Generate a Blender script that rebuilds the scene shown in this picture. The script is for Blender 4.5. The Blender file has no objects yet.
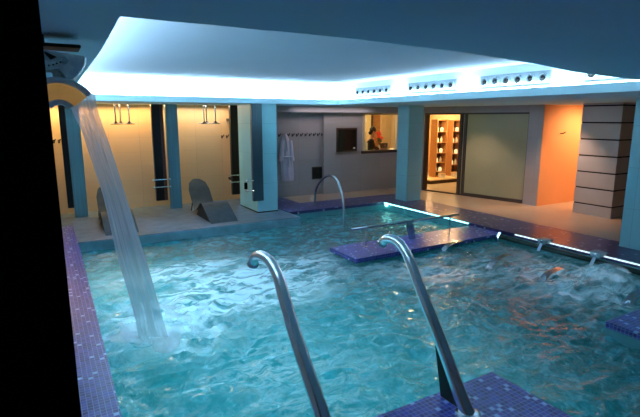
import bpy, bmesh, math, random
from mathutils import Vector, Matrix, noise
random.seed(7)
S = bpy.context.scene
COL = S.collection
PI = math.pi

# ------------------------------------------------------------------ materials
def new_mat(name):
    m = bpy.data.materials.new(name); m.use_nodes = True
    nt = m.node_tree
    return m, nt, nt.nodes['Principled BSDF']

def mat(name, col, rough=.6, metal=0., spec=.5, var=0., scale=3., bump=0., emit=None, es=0., stretch=None):
    m, nt, b = new_mat(name)
    b.inputs['Base Color'].default_value = (*col, 1)
    b.inputs['Roughness'].default_value = rough
    b.inputs['Metallic'].default_value = metal
    b.inputs['Specular IOR Level'].default_value = spec
    if var or bump:
        tc = nt.nodes.new('ShaderNodeTexCoord'); n = nt.nodes.new('ShaderNodeTexNoise')
        n.inputs['Scale'].default_value = scale; n.inputs['Detail'].default_value = 4
        src = tc.outputs['Object']
        if stretch:
            mp = nt.nodes.new('ShaderNodeMapping'); mp.inputs['Scale'].default_value = stretch
            nt.links.new(src, mp.inputs['Vector']); src = mp.outputs['Vector']
        nt.links.new(src, n.inputs['Vector'])
        if var:
            r = nt.nodes.new('ShaderNodeValToRGB')
            r.color_ramp.elements[0].position = .3; r.color_ramp.elements[1].position = .7
            r.color_ramp.elements[0].color = (*[c*(1-var) for c in col], 1)
            r.color_ramp.elements[1].color = (*[min(1, c*(1+var)) for c in col], 1)
            nt.links.new(n.outputs['Fac'], r.inputs['Fac']); nt.links.new(r.outputs['Color'], b.inputs['Base Color'])
        if bump:
            bp = nt.nodes.new('ShaderNodeBump'); bp.inputs['Strength'].default_value = bump; bp.inputs['Distance'].default_value = .02
            nt.links.new(n.outputs['Fac'], bp.inputs['Height']); nt.links.new(bp.outputs['Normal'], b.inputs['Normal'])
    if emit:
        b.inputs['Emission Color'].default_value = (*emit, 1); b.inputs['Emission Strength'].default_value = es
    return m

def M_(nt, op, a, b=None, c=None):
    n = nt.nodes.new('ShaderNodeMath'); n.operation = op
    for i, v in enumerate((a, b, c)):
        if v is None: continue
        if isinstance(v, (int, float)): n.inputs[i].default_value = v
        else: nt.links.new(v, n.inputs[i])
    return n.outputs[0]

def grid_mat(name, size, cols, grout, gw=.07, rough=.2, offset=(.013, .011, .017), stops=None, spec=.5):
    """square glazed tiles: every tile its own shade, grout lines between"""
    m, nt, b = new_mat(name)
    tc = nt.nodes.new('ShaderNodeTexCoord'); geo = nt.nodes.new('ShaderNodeNewGeometry')
    ad = nt.nodes.new('ShaderNodeVectorMath'); ad.operation = 'ADD'; ad.inputs[1].default_value = offset
    nt.links.new(tc.outputs['Object'], ad.inputs[0])
    dv = nt.nodes.new('ShaderNodeVectorMath'); dv.operation = 'DIVIDE'; dv.inputs[1].default_value = size
    nt.links.new(ad.outputs[0], dv.inputs[0])
    fl = nt.nodes.new('ShaderNodeVectorMath'); fl.operation = 'FLOOR'; nt.links.new(dv.outputs[0], fl.inputs[0])
    wn = nt.nodes.new('ShaderNodeTexWhiteNoise'); wn.noise_dimensions = '3D'; nt.links.new(fl.outputs[0], wn.inputs['Vector'])
    r = nt.nodes.new('ShaderNodeValToRGB'); r.color_ramp.interpolation = 'CONSTANT'
    els = r.color_ramp.elements
    stops = stops or [i/len(cols) for i in range(len(cols))]
    els[0].color = (*cols[0], 1); els[0].position = 0
    els[1].color = (*cols[1], 1); els[1].position = stops[1]
    for p, c in list(zip(stops, cols))[2:]:
        e = els.new(p); e.color = (*c, 1)
    nt.links.new(wn.outputs['Value'], r.inputs['Fac'])
    fr = nt.nodes.new('ShaderNodeVectorMath'); fr.operation = 'FRACTION'; nt.links.new(dv.outputs[0], fr.inputs[0])
    sx = nt.nodes.new('ShaderNodeSeparateXYZ'); nt.links.new(fr.outputs[0], sx.inputs[0])
    sn = nt.nodes.new('ShaderNodeSeparateXYZ'); nt.links.new(geo.outputs['True Normal'], sn.inputs[0])
    tot = None
    for i in range(3):
        g = M_(nt, 'LESS_THAN', sx.outputs[i], gw)
        k = M_(nt, 'LESS_THAN', M_(nt, 'ABSOLUTE', sn.outputs[i]), .6)
        v = M_(nt, 'MULTIPLY', g, k)
        tot = v if tot is None else M_(nt, 'MAXIMUM', tot, v)
    mx = nt.nodes.new('ShaderNodeMix'); mx.data_type = 'RGBA'
    nt.links.new(tot, mx.inputs['Factor']); nt.links.new(r.outputs['Color'], mx.inputs[6]); mx.inputs[7].default_value = (*grout, 1)
    nt.links.new(mx.outputs[2], b.inputs['Base Color'])
    b.inputs['Roughness'].default_value = rough
    b.inputs['Specular IOR Level'].default_value = spec
    return m

PUR = (.060, .060, .34); PUR2 = (.090, .088, .46); PUR3 = (.038, .038, .23)
mosaic = grid_mat('violet_mosaic', (.036,)*3, [PUR, PUR2, PUR3, (.05, .08, .48), (.40, .58, .90)], (.22, .30, .60), .13, .3, stops=[0, .34, .62, .86, .945])
mosaic_deck = grid_mat('dark_violet_mosaic', (.045,)*3, [(.045, .042, .17), (.060, .054, .22), (.034, .030, .13), (.34, .38, .60)], (.08, .08, .20), .08, .28, stops=[0, .4, .7, .955])
yellow_tile = grid_mat('yellow_wall_tile', (.62, .62, .31), [(.80, .56, .30), (.78, .55, .30), (.82, .575, .315)], (.60, .45, .30), .012, .3)
hall_tile = grid_mat('grey_wall_tile', (.62, .62, .31), [(.46, .43, .44), (.44, .42, .43), (.47, .44, .45)], (.36, .34, .36), .012, .45)
blue_tile = grid_mat('blue_grey_column_tile', (.62, .62, .62), [(.32, .70, .76), (.31, .69, .75), (.33, .71, .77)], (.24, .52, .58), .01, .4)
floor_tile = grid_mat('tan_floor_tile', (.6, .6, .6), [(.52, .40, .31), (.50, .385, .30), (.53, .41, .32)], (.42, .33, .26), .008, .4)
shower_stone = mat('shower_stone', (.12, .19, .245), .45, var=.22, scale=5, bump=.15)
edge_stone = mat('edge_stone', (.24, .46, .52), .5, var=.2, scale=5)
pool_plaster = mat('pool_plaster', (.10, .36, .40), .5, var=.1, scale=6)
ceil_paint = mat('ceiling_paint', (.58, .88, .96), .85, var=.02, scale=1.2)
recess_paint = mat('recess_paint', (.60, .72, .86), .9, var=.02, scale=1)
cove_paint = mat('cove_paint', (.80, .90, .95), .9, var=.01)
bulk_paint = mat('bulkhead_paint', (.42, .42, .46), .85, var=.02, scale=2)
black = mat('black_frame', (.003, .003, .004), .9, spec=.05, var=.1)
dark_steel = mat('dark_panel', (.012, .012, .015), .35, .3, var=.2, scale=4)
red_wood = mat('red_brown_wood', (.12, .035, .02), .4, var=.3, scale=6, stretch=(8, 8, 1))
board_steel = mat('board_steel', (.10, .17, .20), .3, .7, var=.12, scale=2, stretch=(20, 20, .5))
teal_steel = mat('teal_steel', (.20, .42, .48), .32, .55, var=.12, scale=2, stretch=(20, 20, .5))
steel = mat('brushed_steel', (.62, .68, .72), .22, 1., var=.08, scale=10)
polished = mat('polished_steel', (.88, .90, .92), .26, 1., var=.05, scale=6)
chrome = mat('chrome', (.82, .85, .88), .08, 1., var=.02)
grey_plate = mat('grey_plate', (.10, .15, .18), .5, .45, var=.15, scale=8)
dark_plate = mat('dark_plate', (.015, .02, .022), .5, .5, var=.2)
bracket_paint = mat('bracket_paint', (.42, .58, .66), .6, .1, var=.1)
reflect_steel = mat('yellow_reflection_steel', (.85, .48, .14), .35, .35, var=.18, scale=9, emit=(.85, .42, .1), es=.12)  # steel throat: the yellow wall's reflection painted in, with a slight glow
nozzle_metal = mat('blue_grey_nozzle_metal', (.72, .86, .98), .5, .0, var=.2, scale=30)
green_bar = mat('dark_green_bar', (.02, .05, .045), .3, .5, var=.2)
led = mat('led_light', (.9, 1, 1), emit=(.78, .97, 1.), es=.55, var=.01)
led_teal = mat('teal_led_light', (.5, 1, .95), emit=(.25, .95, .85), es=2.6, var=.01)
cove_led = mat('cove_led_light', (.9, 1, 1), emit=(.62, .86, 1.), es=21, var=.01)
vent_white = mat('vent_white', (.30, .38, .42), .5, var=.02)
vent_hole = mat('vent_hole', (.01, .012, .015), .8, var=.1)
towel = mat('white_terry', (.74, .70, .82), .95, var=.06, scale=40, bump=.4)
grey_wall_plain = mat('grey_plaster', (.42, .40, .42), .7, var=.03)
orange_paint = mat('orange_wall', (.82, .40, .185), .7, var=.03, scale=2)
wood = mat('warm_wood', (.50, .24, .09), .45, var=.25, scale=5, stretch=(1, 6, 6))
dark_wood = mat('dark_wood', (.06, .035, .025), .45, var=.3, scale=6)
cream = mat('cream_wall', (.85, .66, .42), .7, var=.03)
cream_dark = mat('ochre_wall', (.72, .46, .22), .7, var=.03)
frame_metal = mat('brown_metal_frame', (.10, .085, .075), .4, .5, var=.1)
frosted = mat('frosted_olive_glass', (.46, .44, .27), .22, var=.04, scale=1.5)
black_glass = mat('black_glass', (.008, .005, .006), .15, var=.2)
groove = mat('black_groove', (.006, .006, .007), .7, var=.1)
pilaster_tile = mat('pilaster_tile', (.55, .50, .47), .5, var=.03)
skin = mat('skin', (.55, .30, .20), .6, var=.05)
black_cloth = mat('black_cloth', (.012, .012, .014), .9, var=.2)
hair_m = mat('dark_hair', (.02, .012, .01), .7, var=.2)
red_petal = mat('red_petal', (.85, .03, .02), .6, var=.2, scale=20, emit=(.8, .02, .01), es=.15)
leaf = mat('leaf_green', (.05, .12, .03), .6, var=.2)
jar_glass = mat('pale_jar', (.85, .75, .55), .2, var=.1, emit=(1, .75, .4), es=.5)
white_plastic = mat('white_plastic', (.8, .78, .72), .5, var=.02)
glow_paper = mat('glowing_paper', (1, .9, .7), emit=(1, .75, .42), es=6, var=.01)  # makes the paper stack glow; not a lamp

def clear_glass():
    m, nt, b = new_mat('clear_glass')
    out = nt.nodes['Material Output']
    t = nt.nodes.new('ShaderNodeBsdfTransparent'); t.inputs[0].default_value = (.96, .96, .94, 1)
    g = nt.nodes.new('ShaderNodeBsdfGlossy'); g.inputs['Roughness'].default_value = .03
    mx = nt.nodes.new('ShaderNodeMixShader'); mx.inputs[0].default_value = .06
    nt.links.new(t.outputs[0], mx.inputs[1]); nt.links.new(g.outputs[0], mx.inputs[2]); nt.links.new(mx.outputs[0], out.inputs['Surface'])
    return m
glass = clear_glass()

def water_mat():
    m, nt, b = new_mat('pool_water')
    tc = nt.nodes.new('ShaderNodeTexCoord'); P = tc.outputs['Object']
    def noise_(scale, det=3, dist=0., vec=P, rough=.5):
        n = nt.nodes.new('ShaderNodeTexNoise'); n.inputs['Scale'].default_value = scale
        n.inputs['Detail'].default_value = det; n.inputs['Distortion'].default_value = dist; n.inputs['Roughness'].default_value = rough
        nt.links.new(vec, n.inputs['Vector']); return n.outputs['Fac']
    def blob(cx, cy, rx, ry, rot=0.):
        mp = nt.nodes.new('ShaderNodeMapping'); mp.vector_type = 'TEXTURE'
        mp.inputs['Location'].default_value = (cx, cy, 0); mp.inputs['Rotation'].default_value = (0, 0, rot)
        mp.inputs['Scale'].default_value = (rx, ry, 1000)
        nt.links.new(P, mp.inputs['Vector'])
        l = nt.nodes.new('ShaderNodeVectorMath'); l.operation = 'LENGTH'; nt.links.new(mp.outputs[0], l.inputs[0])
        r = nt.nodes.new('ShaderNodeMapRange'); r.interpolation_type = 'SMOOTHSTEP'
        r.inputs['From Min'].default_value = 1; r.inputs['From Max'].default_value = 0
        r.inputs['To Min'].default_value = 0; r.inputs['To Max'].default_value = 1
        nt.links.new(l.outputs['Value'], r.inputs['Value']); return r.outputs[0]
    def mixc(f, a, bb):
        x = nt.nodes.new('ShaderNodeMix'); x.data_type = 'RGBA'
        nt.links.new(f, x.inputs['Factor'])
        for i, c in ((6, a), (7, bb)):
            if isinstance(c, tuple): x.inputs[i].default_value = (*c, 1)
            else: nt.links.new(c, x.inputs[i])
        return x.outputs[2]
    def rng(v, lo, hi):
        r = nt.nodes.new('ShaderNodeMapRange'); r.inputs['From Min'].default_value = lo; r.inputs['From Max'].default_value = hi
        nt.links.new(v, r.inputs['Value']); return r.outputs[0]
    # underwater glow painted into the base: paler by the cascade and in front
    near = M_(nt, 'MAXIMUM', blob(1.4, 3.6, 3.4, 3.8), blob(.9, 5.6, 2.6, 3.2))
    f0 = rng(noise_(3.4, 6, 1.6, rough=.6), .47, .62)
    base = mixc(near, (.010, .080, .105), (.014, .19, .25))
    base = mixc(M_(nt, 'MULTIPLY', f0, .6), base, (.055, .36, .47))  # pale streaks painted for ceiling light mirrored in the ripples
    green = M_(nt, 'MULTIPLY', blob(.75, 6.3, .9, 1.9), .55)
    base = mixc(green, base, (.07, .50, .42))  # greenish underwater light painted into the colour along the left
    # foam
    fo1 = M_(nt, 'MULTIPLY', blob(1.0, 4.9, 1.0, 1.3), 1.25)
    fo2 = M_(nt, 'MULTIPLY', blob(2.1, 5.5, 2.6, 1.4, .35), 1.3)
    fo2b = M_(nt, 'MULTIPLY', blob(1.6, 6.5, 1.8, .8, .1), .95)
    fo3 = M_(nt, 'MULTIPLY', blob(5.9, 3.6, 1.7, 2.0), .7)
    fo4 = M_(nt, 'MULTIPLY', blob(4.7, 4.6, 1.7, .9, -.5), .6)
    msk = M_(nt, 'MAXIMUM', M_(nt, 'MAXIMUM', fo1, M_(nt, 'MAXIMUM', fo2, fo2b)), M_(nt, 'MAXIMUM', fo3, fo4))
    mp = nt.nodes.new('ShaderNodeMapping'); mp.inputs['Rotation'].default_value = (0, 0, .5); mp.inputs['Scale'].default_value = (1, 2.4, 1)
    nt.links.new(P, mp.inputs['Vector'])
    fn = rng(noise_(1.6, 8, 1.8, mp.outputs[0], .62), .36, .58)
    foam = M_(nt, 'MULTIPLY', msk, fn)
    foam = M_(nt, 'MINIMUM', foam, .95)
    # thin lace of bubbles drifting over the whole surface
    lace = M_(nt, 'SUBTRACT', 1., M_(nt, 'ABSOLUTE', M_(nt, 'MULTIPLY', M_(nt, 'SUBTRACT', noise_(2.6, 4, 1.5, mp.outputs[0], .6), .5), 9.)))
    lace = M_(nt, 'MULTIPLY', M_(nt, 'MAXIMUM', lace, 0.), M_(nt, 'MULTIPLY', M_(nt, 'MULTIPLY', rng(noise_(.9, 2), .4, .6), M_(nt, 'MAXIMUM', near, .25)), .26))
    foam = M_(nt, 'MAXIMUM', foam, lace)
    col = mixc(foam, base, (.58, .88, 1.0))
    nt.links.new(col, b.inputs['Base Color'])
    b.inputs['IOR'].default_value = 1.5
    b.inputs['Specular IOR Level'].default_value = .7
    nt.links.new(M_(nt, 'ADD', M_(nt, 'MULTIPLY', foam, .5), .04), b.inputs['Roughness'])
    bp = nt.nodes.new('ShaderNodeBump'); bp.inputs['Strength'].default_value = .8; bp.inputs['Distance'].default_value = .05
    nt.links.new(noise_(9, 4, .8), bp.inputs['Height']); nt.links.new(bp.outputs['Normal'], b.inputs['Normal'])
    # surface glow added in place of underwater lamps; also tints the ceiling teal
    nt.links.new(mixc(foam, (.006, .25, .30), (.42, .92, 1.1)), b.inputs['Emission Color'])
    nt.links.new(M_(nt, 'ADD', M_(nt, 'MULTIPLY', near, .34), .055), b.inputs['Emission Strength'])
    return m
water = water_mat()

def fall_mat(name, dens, col, sx, sy, lo=.3, hi=.7, edge=True):
    """falling water: streaks along v, see-through between them"""
    m, nt, b = new_mat(name); out = nt.nodes['Material Output']
    uv = nt.nodes.new('ShaderNodeTexCoord')
    mp = nt.nodes.new('ShaderNodeMapping'); mp.inputs['Scale'].default_value = (sx, sy, 1)
    nt.links.new(uv.outputs['UV'], mp.inputs['Vector'])
    n = nt.nodes.new('ShaderNodeTexNoise'); n.inputs['Scale'].default_value = 1; n.inputs['Detail'].default_value = 4
    nt.links.new(mp.outputs[0], n.inputs['Vector'])
    r = nt.nodes.new('ShaderNodeMapRange'); r.inputs['From Min'].default_value = lo; r.inputs['From Max'].default_value = hi
    r.inputs['To Min'].default_value = dens[0]; r.inputs['To Max'].default_value = dens[1]
    nt.links.new(n.outputs['Fac'], r.inputs['Value'])
    b.inputs['Base Color'].default_value = (*col, 1); b.inputs['Roughness'].default_value = .25
    b.inputs['Emission Color'].default_value = (.5, .7, .9, 1); b.inputs['Emission Strength'].default_value = .07  # faint blue glow added to brighten the falling sheet
    t = nt.nodes.new('ShaderNodeBsdfTransparent'); mx = nt.nodes.new('ShaderNodeMixShader')
    nt.links.new(r.outputs[0], mx.inputs[0]); nt.links.new(t.outputs[0], mx.inputs[1]); nt.links.new(b.outputs[0], mx.inputs[2])
    nt.links.new(mx.outputs[0], out.inputs['Surface'])
    bp = nt.nodes.new('ShaderNodeBump'); bp.inputs['Strength'].default_value = .5; bp.inputs['Distance'].default_value = .01
    nt.links.new(n.outputs['Fac'], bp.inputs['Height']); nt.links.new(bp.outputs['Normal'], b.inputs['Normal'])
    return m
fall_water = fall_mat('falling_water', (.55, .97), (.86, .90, .98), 11, .9)

def foam_mat():
    m, nt, b = new_mat('spray_foam'); out = nt.nodes['Material Output']
    tc = nt.nodes.new('ShaderNodeTexCoord'); n = nt.nodes.new('ShaderNodeTexNoise'); n.inputs['Scale'].default_value = 5; n.inputs['Detail'].default_value = 8
    nt.links.new(tc.outputs['Object'], n.inputs['Vector'])
    lw = nt.nodes.new('ShaderNodeLayerWeight'); lw.inputs['Blend'].default_value = .5
    inv = M_(nt, 'SUBTRACT', 1.0, lw.outputs['Facing'])
    d = M_(nt, 'MULTIPLY', M_(nt, 'POWER', inv, 2.2), M_(nt, 'ADD', M_(nt, 'MULTIPLY', n.outputs['Fac'], 2.4), -.55))
    d = M_(nt, 'MINIMUM', M_(nt, 'MAXIMUM', d, 0.), .8)
    b.inputs['Base Color'].default_value = (.72, .86, .97, 1); b.inputs['Roughness'].default_value = .9
    b.inputs['Emission Color'].default_value = (.45, .72, .95, 1); b.inputs['Emission Strength'].default_value = .16  # glow added to lift the dim mounds; foam itself gives no light
    t = nt.nodes.new('ShaderNodeBsdfTransparent'); mx = nt.nodes.new('ShaderNodeMixShader')
    nt.links.new(d, mx.inputs[0]); nt.links.new(t.outputs[0], mx.inputs[1]); nt.links.new(b.outputs[0], mx.inputs[2])
    nt.links.new(mx.outputs[0], out.inputs['Surface'])
    return m
spray = foam_mat()

# ------------------------------------------------------------------ mesh helpers
class MB:
    def __init__(s): s.bm = bmesh.new(); s.uv = None
    def box(s, x0, x1, y0, y1, z0, z1, M=None):
        r = bmesh.ops.create_cube(s.bm, size=1)['verts']
        for v in r:
            v.co = Vector(((x0+x1)/2+v.co.x*(x1-x0), (y0+y1)/2+v.co.y*(y1-y0), (z0+z1)/2+v.co.z*(z1-z0)))
            if M: v.co = M @ v.co
        return s
    def poly(s, pts, off):
        """prism: polygon (3-D points) extruded by the vector off"""
        off = Vector(off); a = [s.bm.verts.new(Vector(p)) for p in pts]; b = [s.bm.verts.new(Vector(p)+off) for p in pts]
        s.bm.faces.new(a); s.bm.faces.new(b[::-1])
        n = len(a)
        for i in range(n): s.bm.faces.new((a[i], b[i], b[(i+1) % n], a[(i+1) % n]))
        return s
    def tube(s, pts, r, seg=12, caps=True):
        pts = [Vector(p) for p in pts]; n = len(pts)
        rs = r if isinstance(r, (list, tuple)) else [r]*n
        up = None; rings = []
        for i, p in enumerate(pts):
            t = (pts[min(i+1, n-1)]-pts[max(i-1, 0)]).normalized()
            if up is None:
                up = Vector((0, 0, 1)) if abs(t.z) < .9 else Vector((1, 0, 0))
            u = (up-t*up.dot(t)).normalized(); w = t.cross(u); up = u
            rings.append([s.bm.verts.new(p+(u*math.cos(2*PI*k/seg)+w*math.sin(2*PI*k/seg))*rs[i]) for k in range(seg)])
        for a, b in zip(rings, rings[1:]):
            for k in range(seg): s.bm.faces.new((a[k], a[(k+1) % seg], b[(k+1) % seg], b[k]))
        if caps: s.bm.faces.new(rings[0][::-1]); s.bm.faces.new(rings[-1])
        return s
    def lathe(s, prof, c=(0, 0, 0), seg=20, M=None):
        """prof: (radius, z) list"""
        c = Vector(c); rings = []
        for r, z in prof:
            ring = []
            for k in range(seg):
                v = Vector((r*math.cos(2*PI*k/seg), r*math.sin(2*PI*k/seg), z))
                if M: v = M @ v
                ring.append(s.bm.verts.new(c+v))
            rings.append(ring)
        for a, b in zip(rings, rings[1:]):
            for k in range(seg): s.bm.faces.new((a[k], a[(k+1) % seg], b[(k+1) % seg], b[k]))
        s.bm.faces.new(rings[0][::-1]); s.bm.faces.new(rings[-1])
        return s
    def sheet(s, rows, th=0.):
        """grid of points, optional thickness"""
        g = [[s.bm.verts.new(Vector(p)) for p in row] for row in rows]
        fs = []
        for a, b in zip(g, g[1:]):
            for k in range(len(a)-1): fs.append(s.bm.faces.new((a[k], a[k+1], b[k+1], b[k])))
        if th: bmesh.ops.solidify(s.bm, geom=fs, thickness=th)
        return s
    def ball(s, c, r, sub=2, sc=(1, 1, 1)):
        q = bmesh.ops.create_icosphere(s.bm, subdivisions=sub, radius=r)['verts']
        for v in q: v.co = Vector((v.co.x*sc[0], v.co.y*sc[1], v.co.z*sc[2]))+Vector(c)
        return s
    def build(s, name, m, parent=None, smooth=False, bevel=0., origin=None):
        bmesh.ops.recalc_face_normals(s.bm, faces=s.bm.faces)
        if origin is not None:
            for v in s.bm.verts: v.co -= Vector(origin)
        me = bpy.data.meshes.new(name); s.bm.to_mesh(me); s.bm.free()
        me.materials.append(m)
        o = bpy.data.objects.new(name, me); COL.objects.link(o)
        if origin is not None: o.location = origin
        if smooth:
            for p in me.polygons: p.use_smooth = True
            try: me.set_sharp_from_angle(angle=.7)
            except Exception: pass
        if bevel:
            b = o.modifiers.new('bevel', 'BEVEL'); b.width = bevel; b.segments = 2; b.limit_method = 'ANGLE'
        if parent: o.parent = parent
        return o

def struct(o): o['kind'] = 'structure'; return o
def tag(o, label, cat, group=None, kind=None):
    o['label'] = label; o['category'] = cat
    if group: o['group'] = group
    if kind: o['kind'] = kind
    return o
def thing(name, loc, label, cat, group=None):
    o = bpy.data.objects.new(name, None); COL.objects.link(o); o.location = loc
    o.empty_display_size = .1
    return tag(o, label, cat, group)
def dup(root, loc, label=None):
    r = root.copy(); COL.objects.link(r); r.location = loc
    if label: r['label'] = label
    for ch in list(root.children):
        c = ch.copy(); COL.objects.link(c); c.parent = r
        for g in list(ch.children):
            d = g.copy(); COL.objects.link(d); d.parent = c
    return r
def box(name, m, x0, x1, y0, y1, z0, z1, parent=None, bevel=0.):
    return MB().box(x0, x1, y0, y1, z0, z1).build(name, m, parent, bevel=bevel)

CZ = 2.25          # lower ceiling
WZ = -.18          # water level

# ------------------------------------------------------------------ decks, floor, basin
def deck(name, m, x0, x1, y0, y1, z1=0., band=.06):
    o = struct(box(name, m, x0, x1, y0, y1, z1-band, z1))
    struct(box('pool_wall', pool_plaster, x0+.004, x1-.004, y0+.004, y1-.004, -1.3, z1-band))
    return o
struct(MB().poly([(.03, 2.28, -.06), (.262, 2.28, -.06), (.285, 3.1, -.06), (.34, 7.5, -.06), (.34, 9.7, -.06), (.03, 9.7, -.06)], (0, 0, .06)).build('pool_coping', mosaic))
struct(MB().poly([(.034, 2.29, -1.3), (.258, 2.29, -1.3), (.281, 3.1, -1.3), (.336, 7.5, -1.3), (.336, 9.69, -1.3), (.034, 9.69, -1.3)], (0, 0, 1.24)).build('pool_wall', pool_plaster))
deck('pool_deck', mosaic_deck, 4.38, 7.9, 8.87, 9.75)                 # far edge
deck('pool_deck', mosaic_deck, 4.38, 5.1, 9.75, 10.7)
deck('pool_deck', mosaic_deck, 6.9, 7.9, -1.0, 8.87)                  # right edge
deck('pool_coping', mosaic, 4.60, 6.9, -.6, 2.37)                     # right platform
deck('pool_coping', mosaic, -.35, 2.88, -2., 2.28)                    # near platform
struct(box('peninsula_slab', mosaic, 3.77, 6.9, 5.47, 6.2, -.115, -.05))
struct(box('pool_wall', pool_plaster, 4.1, 6.9, 5.55, 6.12, -1.3, -.115))
o = deck('shower_floor', shower_stone, .34, 4.38, 8.35, 11.1, -.01, .05)
struct(box('shower_floor_edge', edge_stone, .345, 4.378, 8.335, 8.36, -.3, -.02))
struct(box('shower_floor', shower_stone, -.35, .34, 9.7, 11.1, -.13, -.01))
struct(box('floor', floor_tile, 7.9, 12.6, -2, 13.2, -.1, 0.))
struct(box('floor', floor_tile, 5.1, 7.9, 9.75, 10.8, -.1, 0.))
struct(box('pool_basin', pool_plaster, -.3, 7., -2, 11.1, -1.4, -1.3))

# ------------------------------------------------------------------ water surface
def swell(x, y):
    p = Vector((x, y, 0))
    a = noise.noise(Vector((x*1.5+3, y*2.4, .3)))*.022
    a += (1-abs(noise.noise(Vector((x*3.4+noise.noise(p*1.3)*2, y*5.0, 1.7)))))**3*.046
    a += noise.noise(Vector((x*8+noise.noise(p*2), y*11, 4.2)))*.011
    k = 1.0
    if y > 6: k *= max(.4, 1-(y-6)*.3)
    def near(cx, cy, r): return max(0, 1-math.hypot(x-cx, y-cy)/r)
    t = near(.8, 4.6, 1.6)*1.2+near(5.6, 3.1, 1.0)*.5+near(6.4, 3.35, .8)*.8
    a *= k*(1+t)
    a += .07*near(5.66, 3.17, .42)**1.0*(1.2+noise.noise(p*8))+.08*near(6.6, 3.4, .4)*(1.2+noise.noise(p*8))
    return a
def water_surface():
    x0, x1, y0, y1 = .24, 6.93, -.6, 8.9
    st = .045; nx = int((x1-x0)/st); ny = int((y1-y0)/st)
    m = MB()
    m.sheet([[(x0+(x1-x0)*i/nx, y0+(y1-y0)*j/ny, WZ+swell(x0+(x1-x0)*i/nx, y0+(y1-y0)*j/ny)) for i in range(nx+1)] for j in range(ny+1)])
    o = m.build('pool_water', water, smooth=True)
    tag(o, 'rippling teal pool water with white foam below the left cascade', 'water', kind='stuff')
water_surface()

# ------------------------------------------------------------------ walls
def wall(name, m, x0, x1, y0, y1, z0=-.01, z1=CZ): return struct(box(name, m, x0, x1, y0, y1, z0, z1))
wall('wall_left', hall_tile, -.5, -.35, -2.1, 11.1, -.2)
wall('wall_back', hall_tile, -.5, 12.7, -2.15, -2.0, -.2)
wall('wall_right', hall_tile, 12.6, 12.75, -2.1, 13.3)
wall('wall_shower', yellow_tile, -.5, 4.25, 11.1, 11.25, -.2)
wall('wall_partition', yellow_tile, 4.15, 4.25, 10.2, 11.1, -.2)
wall('wall_front', hall_tile, 4.25, 6.26, 10.7, 10.85)
# front wall with the office window opening
W = MB()
W.box(6.26, 7.5, 10.6, 10.75, 0, CZ).box(8.66, 8.85, 10.6, 10.75, 0, CZ).box(7.5, 8.66, 10.6, 10.75, 0, 1.07).box(7.5, 8.66, 10.6, 10.75, 2.08, CZ)
struct(W.build('wall_front_window', hall_tile))
# bulkheads above the hall walls
struct(box('trim_1', bulk_paint, 4.25, 8.9, 10.42, 10.6, 2.10, CZ))
struct(box('trim_2', bulk_paint, 6.26, 8.9, 10.6, 10.61, 2.10, CZ))
# near black frame at the left of the view
struct(box('trim_3', black, -.349, .013, .78, 1.05, 0, CZ))

# door wall (slightly oblique)
def D(y, off=0.): return (8.98+.212*(9.82-y)+off, y-.212*off)
def slab(y0, y1, z0, z1, o0=0., o1=.12):
    a, b, c, d = D(y0, o0), D(y1, o0), D(y1, o1), D(y0, o1)
    return [(a[0], a[1], z0), (b[0], b[1], z0), (c[0], c[1], z0), (d[0], d[1], z0)], (0, 0, z1-z0)
struct(MB().poly(*slab(9.84, 10.62, 0, CZ)).poly(*slab(7.0, 9.84, 2.08, CZ)).build('wall_door', grey_wall_plain))
struct(box('wall_pier', hall_tile, 9.53, 9.80, 6.7, 7.06, 0, CZ))
wall('wall_alcove', orange_paint, 9.535, 12.6, 6.69, 6.85)
wall('wall_alcove_back', orange_paint, 12.0, 12.1, 5.2, 6.7)
# door_1 : frame, sliding frosted leaf, open doorway
dr = struct(MB().poly(*slab(9.80, 9.84, 0, 2.08, -.01, .1)).poly(*slab(7.02, 9.84, 2.05, 2.09, -.012, .1))
            .poly(*slab(8.73, 8.80, 0, 2.06, -.01, .1)).poly(*slab(7.02, 9.84, 0, .03, -.012, .1)).build('door_1', frame_metal))
struct(MB().poly(*slab(7.08, 8.66, .06, 2.05, .03, .05)).build('glass_panel', frosted, dr))
struct(MB().poly(*slab(8.62, 8.68, .03, 2.05, .0, .07)).poly(*slab(7.03, 7.09, .03, 2.05, .0, .07)).poly(*slab(7.08, 8.62, .03, .08, .0, .07)).build('door_stile', frame_metal, dr))
struct(MB().poly(*slab(8.68, 8.73, .03, 2.05, .03, .05)).build('side_pane', frosted, dr))
# far rooms
wall('wall_shop_back', cream_dark, 8.9, 12.6, 13.1, 13.2)
wall('wall_shop_side', cream, 12.3, 12.4, 6.9, 13.1)
sw = struct(MB().poly([(9.20, 10.62, 0), (9.28, 10.6, 0), (10.1, 13.1, 0), (10.0, 13.1, 0)], (0, 0, CZ)).build('wall_shop_left', cream))
wall('wall_office_back', wood, 7.0, 9.8, 12.3, 12.4)
wall('wall_office_left', cream, 6.9, 7.0, 10.75, 12.4)
struct(box('floor', floor_tile, 6.9, 9.9, 10.8, 12.4, -.1, .0))

# columns
def column(x0, x1, y0, y1, m=blue_tile): return struct(box('column', m, x0, x1, y0, y1, -.01, CZ))
column(3.80, 4.26, 9.17, 10.2)
column(7.40, 7.84, 8.66, 9.06)
column(7.61, 8.5, 2.7, 3.86)
struct(box('baseboard_column', dark_plate, 3.795, 4.265, 9.165, 10.2, -.01, .012))

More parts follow.
